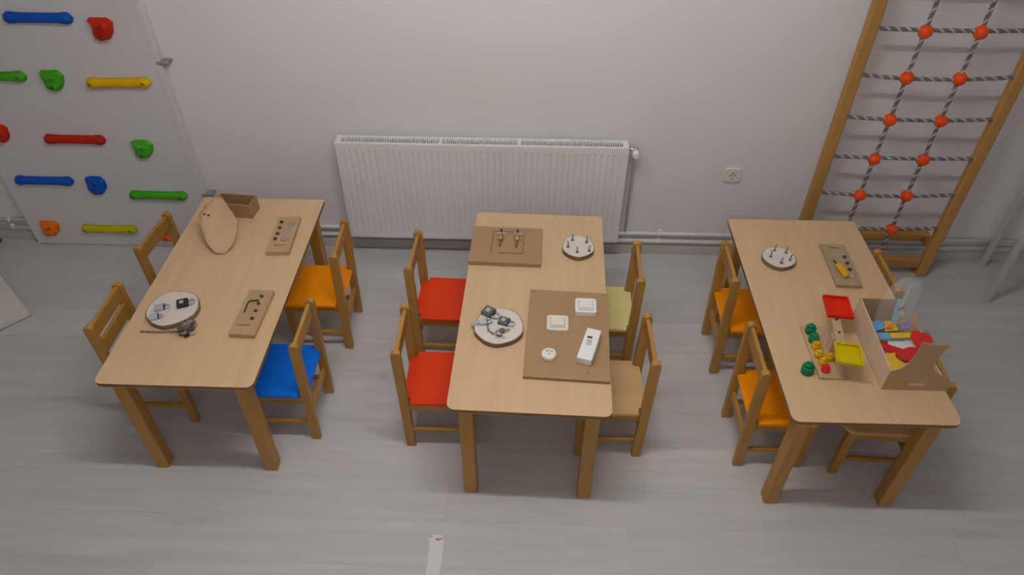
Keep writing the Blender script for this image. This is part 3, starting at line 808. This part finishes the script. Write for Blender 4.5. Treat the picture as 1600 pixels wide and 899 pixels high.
padlock(-0.178, 2.046, zt, R(14), 0.030, 0.034, 'greyhandle', 'small padlock with a key at the left rim of the middle table\'s wood slice')
key_chain('short chain with keys lying on the middle table\'s wood slice', [(-0.158, 2.028, zt+0.004), (-0.152, 2.0, zt+0.004), (-0.135, 1.985, zt+0.004), (-0.112, 1.984, zt+0.004)], zt,
          [(-0.112, 1.990, zt+0.006, R(40), 0), (-0.108, 1.983, zt+0.009, R(100), 0), (-0.098, 1.995, zt+0.012, R(10), 0), (-0.113, 1.975, zt+0.003, R(-20), 0)])
kk = inst('key', key_me, None, TR(-0.214, 2.036, zt+0.0055, R(8))); tag(kk, 'single key stuck in the small padlock of the middle table', 'key')

# switch board
SBX, SBY, SBR = 0.1625, 2.0125, R(-2.8)
sw = thing('switch_board', 'large brown board carrying switches and sockets on the middle table', 'switch board', (SBX, SBY, Z0), SBR)
BTH = 0.015
obj('plate', box(BM(), (-0.163, -0.243, 0), (0.163, 0.243, BTH), 0.0015), 'mdf', sw)
SBI = (Matrix.Translation((SBX, SBY, 0)) @ Matrix.Rotation(SBR, 4, 'Z')).inverted()
def onboard(x, y):
    v = SBI @ Vector((x, y, 0)); return v.x, v.y
def light_switch(x, y, m, label, lift=0.0):
    lx, ly = onboard(x, y)
    bm = BM(); prism(bm, rrect(0.086, 0.084, 0.009), 0, 0.009+lift, 0.003)
    f = obj('light_switch', bm, m, sw, TR(lx, ly, BTH, -SBR*0.5), label)
    bm = BM(); prism(bm, rrect(0.060, 0.060, 0.003), 0.009+lift, 0.0096+lift, 0.0002); obj('inner_frame', bm, 'groove', f)
    bm = BM(); prism(bm, rrect(0.055, 0.056, 0.003), 0.0096+lift, 0.0108+lift, 0.0004); obj('key_plate', bm, m, f)
    bm = BM()
    t = bmesh.new(); prism(t, [(-0.024, -0.003), (0.024, -0.003), (0.024, 0.004), (-0.024, 0.0075)], -0.022, 0.022)
    merge(bm, t, Matrix.Translation((0.0, 0, 0.0125+lift)) @ Matrix.Rotation(PI/2, 4, 'Z') @ Matrix.Rotation(PI/2, 4, 'X'))
    obj('rocker', bm, m, f)
light_switch(0.122, 2.058, 'cream_plastic', 'cream light switch')
light_switch(0.238, 2.150, 'white_plastic', 'white surface light switch', 0.012)
lx, ly = onboard(0.086, 1.884)
bm = BM(); lathe(bm, [(0.028, 0), (0.030, 0.004), (0.028, 0.016), (0.024, 0.018), (0.0, 0.018)], 28)
rs = obj('round_socket', bm, 'cream_plastic', sw, TR(lx, ly, BTH), 'small round white socket')
for u, v_ in ((-0.010, 0.008), (-0.002, 0.010), (0.010, 0.007), (0.0, -0.006)):
    bm = BM(); lathe(bm, [(0.0026, 0.018), (0.0026, 0.0186), (0, 0.0187)], 8, Matrix.Translation((u, v_, 0))); obj('pin_hole', bm, 'black', rs)
lx, ly = onboard(0.241, 1.922)
bm = BM()
t = bmesh.new(); box(t, (-0.029, -0.082, 0), (0.029, 0.082, 0.036), 0.004)
for v in t.verts:
    if v.co.z > 0.02 and v.co.y < -0.05: v.co.z -= 0.003
merge(bm, t)
wbx = obj('outlet_box', bm, 'white_plastic', sw, TR(lx, ly, BTH, R(-17)-SBR), 'long white outlet box')
for u, v_, a, b_ in ((-0.006, 0.032, 0.020, 0.011), (-0.004, 0.014, 0.022, 0.005), (-0.002, 0.004, 0.020, 0.004), (-0.002, -0.006, 0.018, 0.004)):
    obj('print_mark', box(BM(), (u-a/2, v_-b_/2, 0.0361), (u+a/2, v_+b_/2, 0.0364)), 'grey' if b_ < 0.008 else 'black', wbx)
obj('clear_lid', box(BM(), (0.0295, -0.080, 0.004), (0.032, 0.02, 0.033), 0.001), 'greyhandle', wbx)
for xx, yy in ((-0.15, 0.228), (0.15, 0.228), (0.08, -0.205)):
    bm = BM(); lathe(bm, [(0.003, 0), (0.003, 0.001), (0, 0.0012)], 8, Matrix.Translation((xx, yy, BTH))); obj('screw', bm, 'dark', sw)

# ------------------------------------------------------------------ things on the right table
hook_slice('round wood slice with five small hooks on the right table', 1.112, 2.507, 0.073, [(1.102, 2.552), (1.150, 2.538), (1.075, 2.509), (1.112, 2.466), (1.155, 2.487)], 14, 0.98)
gb = thing('tool_board', 'greenish grey wooden board with three bolts on the right table', 'tool board', (1.375, 2.474, Z0), R(-1.5))
obj('plate', box(BM(), (-0.054, -0.140, 0), (0.054, 0.140, 0.018), 0.002), 'ply_grey', gb)
for x, y in ((0.028, 0.048), (0.028, 0.004), (0.027, -0.039)): hexbolt(gb, x, y, 0.018, 0.008)
bm = BM(); tube(bm, [(-0.02, 0.112, 0.018), (0.005, 0.113, 0.0185), (0.022, 0.111, 0.018)], 0.0024, 6); obj('slot', bm, 'mdf_edge', gb)
bm = BM(); lathe(bm, [(0.010, 0.018), (0.010, 0.024), (0, 0.0245)], 14, Matrix.Translation((0.024, -0.085, 0))); obj('button', bm, 'greyhandle', gb)
sd = thing('screwdriver', 'stubby screwdriver with a yellow handle lying on the greenish board', 'screwdriver', (1.357, 2.424, Z0+0.018), R(102))
bm = BM(); tube(bm, [(-0.052, 0, 0.014), (-0.050, 0, 0.014), (-0.040, 0, 0.014), (-0.01, 0, 0.014), (0.018, 0, 0.014), (0.030, 0, 0.014), (0.033, 0, 0.014)], [0.006, 0.012, 0.0138, 0.0125, 0.0138, 0.010, 0.006], 8)
obj('handle', bm, 'toy_amber', sd)
bm = BM(); tube(bm, [(0.032, 0, 0.014), (0.060, 0, 0.010), (0.066, 0, 0.009)], [0.0032, 0.0032, 0.0022], 8); obj('shaft', bm, 'dark', sd)

# balance toy
bt = thing('balance_toy', 'wooden balance toy with a red and a yellow square tray', 'balance toy', (1.155, 1.955, Z0))
obj('base', box(BM(), (-0.056, -0.142, 0), (0.050, 0.130, 0.014), 0.003), 'toy_wood', bt)
obj('post', box(BM(), (0.012, -0.014, 0.014), (0.046, 0.024, 0.085), 0.003), 'toy_wood', bt)
BMAT = Matrix.Translation((0.036, 0.012, 0.0)) @ Matrix.Rotation(R(-9), 4, 'Z')
bm = BM(); box(bm, (-0.017, -0.125, 0.085), (0.017, 0.135, 0.098), 0.003, mat=BMAT); obj('beam', bm, 'toy_wood', bt)
for yy in (-0.06, 0.0, 0.07):
    bm = BM(); lathe(bm, [(0.005, 0.098), (0.005, 0.101), (0, 0.102)], 8, BMAT @ Matrix.Translation((0, yy, 0))); obj('screw', bm, 'dark', bt)
def tray(x, y, z, rz, w, d, m, tilt):
    mt = Matrix.Translation((x-1.155, y-1.955, z-Z0)) @ Matrix.Rotation(rz, 4, 'Z') @ Matrix.Rotation(tilt, 4, 'X')
    t = obj('tray', box(BM(), (-w/2, -d/2, 0), (w/2, d/2, 0.004), 0.001), m, bt, mt, ('red' if m == 'toy_red' else 'yellow') + ' square tray')
    for lo_, hi_ in (((-w/2, -d/2, 0.0042), (w/2, -d/2+0.006, 0.016)), ((-w/2, d/2-0.006, 0.0042), (w/2, d/2, 0.016)), ((-w/2, -d/2+0.006, 0.0042), (-w/2+0.006, d/2-0.006, 0.016)), ((w/2-0.006, -d/2+0.006, 0.0042), (w/2, d/2-0.006, 0.016))):
        obj('rim', box(BM(), lo_, hi_, 0.0015), m, t)
tray(1.222, 2.098, 0.690, R(-6), 0.098, 0.118, 'toy_red', 0)
tray(1.186, 1.846, 0.688, R(-11), 0.094, 0.104, 'toy_yellow', 0)
def peg(x, y, z, r, h, m, label, group='weights of the balance toy'):
    t = thing('toy_weight', label, 'toy weight', (x, y, z), 0, group)
    bm = BM(); lathe(bm, [(r*0.92, 0), (r, 0.002), (r, h*0.66), (r*0.9, h*0.70), (0, h*0.70)], 18); obj('body', bm, m, t)
    bm = BM(); lathe(bm, [(r*0.62, h*0.70), (r*0.72, h*0.80), (r*0.62, h*0.95), (r*0.3, h), (0, h)], 16); obj('knob', bm, m, t)
ZB = Z0+0.0145
peg(1.062, 1.848, Z0, 0.023, 0.050, 'toy_green', 'dark green weight standing alone on the right table')
peg(1.124, 2.048, ZB, 0.020, 0.042, 'toy_green', 'green weight at the far end of the balance toy base')
peg(1.124, 2.000, ZB, 0.019, 0.040, 'toy_green', 'green weight next to the yellow weights on the balance toy base')
peg(1.122, 1.960, ZB, 0.017, 0.036, 'toy_amber', 'yellow weight right beside the green ones on the balance toy base')
peg(1.121, 1.918, ZB, 0.017, 0.034, 'toy_amber', 'yellow weight in the middle of the row on the balance toy base')
peg(1.158, 1.905, ZB, 0.015, 0.032, 'toy_amber', 'yellow weight under the yellow tray of the balance toy')
peg(1.126, 1.880, ZB, 0.016, 0.032, 'toy_amber', 'yellow weight beside the red weight')
peg(1.126, 1.845, ZB, 0.015, 0.030, 'toy_red', 'red weight at the near end of the balance toy base')

# carton with felt shapes
cx0, cx1, cy0, cy1 = 1.317, 1.556, 1.773, 2.135
cb = thing('carton', 'open brown die cut carton full of felt shapes on the right table', 'carton', ((cx0+cx1)/2, (cy0+cy1)/2, Z0))
KO = Matrix.Translation((-(cx0+cx1)/2, -(cy0+cy1)/2, -Z0))
ct = 0.004
obj('bottom', box(BM(), (cx0, cy0, Z0), (cx1, cy1, Z0+ct)), 'carton', cb, KO)
def yzpanel(x0, x1, pts): # pts in (y, z)
    bm = BM(); prism(bm, pts, x0, x1, 0, Matrix(((0, 0, 1, 0), (1, 0, 0, 0), (0, 1, 0, 0), (0, 0, 0, 1)))); return bm
def xzpanel(y0, y1, pts): # pts in (x, z)
    bm = BM(); prism(bm, pts, -y1, -y0, 0, Matrix(((1, 0, 0, 0), (0, 0, -1, 0), (0, 1, 0, 0), (0, 0, 0, 1)))); return bm
obj('side_wall', yzpanel(cx0, cx0+ct, [(cy0+ct, Z0+ct), (cy1-ct, Z0+ct), (cy1-ct, 0.715), (cy0+ct, 0.690)]), 'carton_in', cb, KO)
obj('side_wall', yzpanel(cx1-ct, cx1, [(cy0+ct, Z0+ct), (cy1-ct, Z0+ct), (cy1-ct, 0.64), (1.95, 0.605), (1.85, 0.61), (cy0+ct, 0.615)]), 'carton_in', cb, KO)
obj('back_wall', box(BM(), (cx0, cy1-ct, Z0+ct), (cx1-0.06, cy1, 0.715)), 'carton', cb, KO)
fp = [(cx0, Z0+ct), (cx1, Z0+ct), (cx1, 0.618), (1.535, 0.660), (1.505, 0.672), (1.476, 0.690), (1.461, 0.715), (1.456, 0.745), (1.458, 0.775), (1.468, 0.81), (1.474, 0.832), (1.45, 0.830), (1.42, 0.832), (1.385, 0.838), (1.372, 0.842),
      (1.376, 0.815), (1.374, 0.775), (1.366, 0.738), (1.354, 0.712), (1.340, 0.698), (cx0, 0.688)]
obj('front_wall', xzpanel(cy0, cy0+ct, fp), 'carton', cb, KO)
bm = BM(); box(bm, (1.405, cy0-0.0008, 0.615), (1.462, cy0, 0.628)); obj('hand_slot', bm, 'carton_in', cb, KO, 'pale slot in the carton front')
# felt pieces
def felt(pts, x, y, z, rz, tx, ty, m, label, th=0.003, kind='felt_shape'):
    o = obj(kind, prism(BM(), pts, 0, th), m, None, Matrix.Translation((x, y, z)) @ Matrix.Rotation(rz, 4, 'Z') @ Matrix.Rotation(tx, 4, 'X') @ Matrix.Rotation(ty, 4, 'Y'))
    return tag(o, label, 'felt shape', 'felt shapes in the carton')
rect = lambda w, d: [(-w/2, -d/2), (w/2, -d/2), (w/2, d/2), (-w/2, d/2)]
def blob(r, seed, n=18, e=1.0):
    rn = random.Random(seed); k = [rn.uniform(0, 6) for _ in range(3)]
    return [((r*(1+0.16*math.sin(2*a+k[0])+0.10*math.sin(3*a+k[1])))*math.cos(a), e*(r*(1+0.16*math.sin(2*a+k[0])+0.10*math.sin(3*a+k[1])))*math.sin(a)) for a in [2*PI*i/n for i in range(n)]]
felt([(0.05*x_, 0.05*y_) for x_, y_ in ((-1, -1), (1, -1), (1, 1), (-1, 1))], 1.378, 1.842, 0.658, R(10), 0.0, 0.0, 'f_yellow', 'yellow felt square at the near left corner of the carton')
felt([(-0.02, -0.06), (0.02, -0.06), (0.03, 0.02), (0.015, 0.06), (-0.02, 0.05)], 1.365, 1.895, 0.640, R(15), 0, 0, 'f_pink', 'magenta felt strip along the left side of the carton')
felt(blob(0.043, 4, e=0.85), 1.424, 1.876, 0.668, 0.4, 0, 0, 'f_red', 'large red felt blob in the front of the carton', 0.006)
felt([(-0.055, -0.02), (-0.02, -0.025), (0.02, -0.012), (0.02, 0.012), (-0.02, 0.015), (-0.055, 0.02)], 1.405, 1.925, 0.644, R(-20), 0, 0, 'f_red', 'long red felt tab left of the red blob')
felt(blob(0.030, 9, e=1.35), 1.503, 1.955, 0.668, 0.25, 0.35, -0.55, 'f_red', 'red felt blob tipped up at the right side of the carton', 0.006)
felt(rect(0.062, 0.10), 1.44, 1.955, 0.637, R(80), 0, 0, 'paper', 'white felt rectangle in the middle of the carton')
felt(rect(0.095, 0.036), 1.405, 1.992, 0.646, R(-1), 0, 0, 'f_blue', 'long blue felt strip across the carton')
felt([(-0.05, -0.014), (0.03, -0.014), (0.045, 0.0), (0.03, 0.014), (-0.05, 0.014)], 1.452, 1.993, 0.652, R(4), 0, 0, 'f_yellow', 'pale yellow felt arrow on the long blue strip')
felt(rect(0.060, 0.045), 1.375, 2.052, 0.642, R(25), 0, 0, 'f_blue', 'blue felt square at the back left of the carton')
felt([(-0.03, -0.024), (0.022, -0.028), (0.03, 0.02), (-0.002, 0.03)], 1.420, 2.045, 0.649, R(12), 0, 0, 'f_yellow', 'yellow felt patch beside the blue square')
felt([(-0.02, -0.008), (0.0, -0.012), (0.018, 0.0), (0.0, 0.010)], 1.418, 2.036, 0.654, R(5), 0, 0, 'h_orange', 'tiny orange felt diamond on the yellow patch')
felt([(-0.035, -0.010), (0.01, -0.014), (0.035, 0.005), (0.02, 0.022), (0.0, 0.006), (-0.03, 0.0)], 1.470, 2.030, 0.664, R(18), 0, 0, 'f_violet', 'violet felt leaf below the plastic bag')
felt([(-0.012, -0.036), (0.012, -0.034), (0.013, 0.036), (-0.012, 0.036)], 1.440, 2.068, 0.690, R(-4), 1.3, 0, 'f_sky', 'pale blue felt strip standing inside the plastic bag')
felt([(-0.014, -0.012), (0.014, -0.014), (0.013, 0.016), (-0.014, 0.014)], 1.436, 2.070, 0.752, R(-6), 1.3, 0, 'f_sky', 'pale blue felt square high inside the plastic bag')
felt([(-0.016, -0.004), (0.012, -0.002), (0.018, 0.006), (-0.008, 0.003)], 1.440, 2.060, 0.732, R(20), 1.3, 0, 'f_pink', 'small magenta felt sliver inside the plastic bag')
# clear bag
bm = BM(); n = 26; rings = []
rn = random.Random(5)
ph = [rn.uniform(0, 6) for _ in range(4)]
prof = [(0.0, 0.62), (0.045, 0.622), (0.060, 0.66), (0.064, 0.72), (0.062, 0.78), (0.054, 0.83), (0.036, 0.862), (0.0, 0.868)]
for r, z in prof:
    ring = []
    for k in range(n):
        a = 2*PI*k/n
        q = r*(1+0.09*math.sin(3*a+ph[0]+z*20)+0.06*math.sin(7*a+ph[1]-z*30))
        ring.append(bm.verts.new((q*math.cos(a), 0.50*q*math.sin(a), z-0.62+0.004*math.sin(5*a))))
    rings.append(ring)
for A, B in zip(rings, rings[1:]):
    for k in range(n):
        try: f = bm.faces.new((A[k], A[(k+1) % n], B[(k+1) % n], B[k])); f.smooth = True
        except ValueError: pass
bmesh.ops.remove_doubles(bm, verts=bm.verts[:], dist=0.0004)
bg = obj('plastic_bag', bm, ('film',), None, TR(1.432, 2.070, 0.625, R(-6)))
tag(bg, 'clear plastic bag sticking up from the back of the carton', 'bag')
bm = BM(); tube(bm, [(-0.006, -0.029, 0.100), (-0.004, -0.0305, 0.150), (-0.003, -0.027, 0.205), (-0.002, -0.018, 0.236)], [0.0006, 0.0014, 0.0014, 0.0008], 6); obj('highlight_streak', bm, 'white_plastic', bg, None, 'white highlight streak')  # highlight on the film, painted as a thin white tube
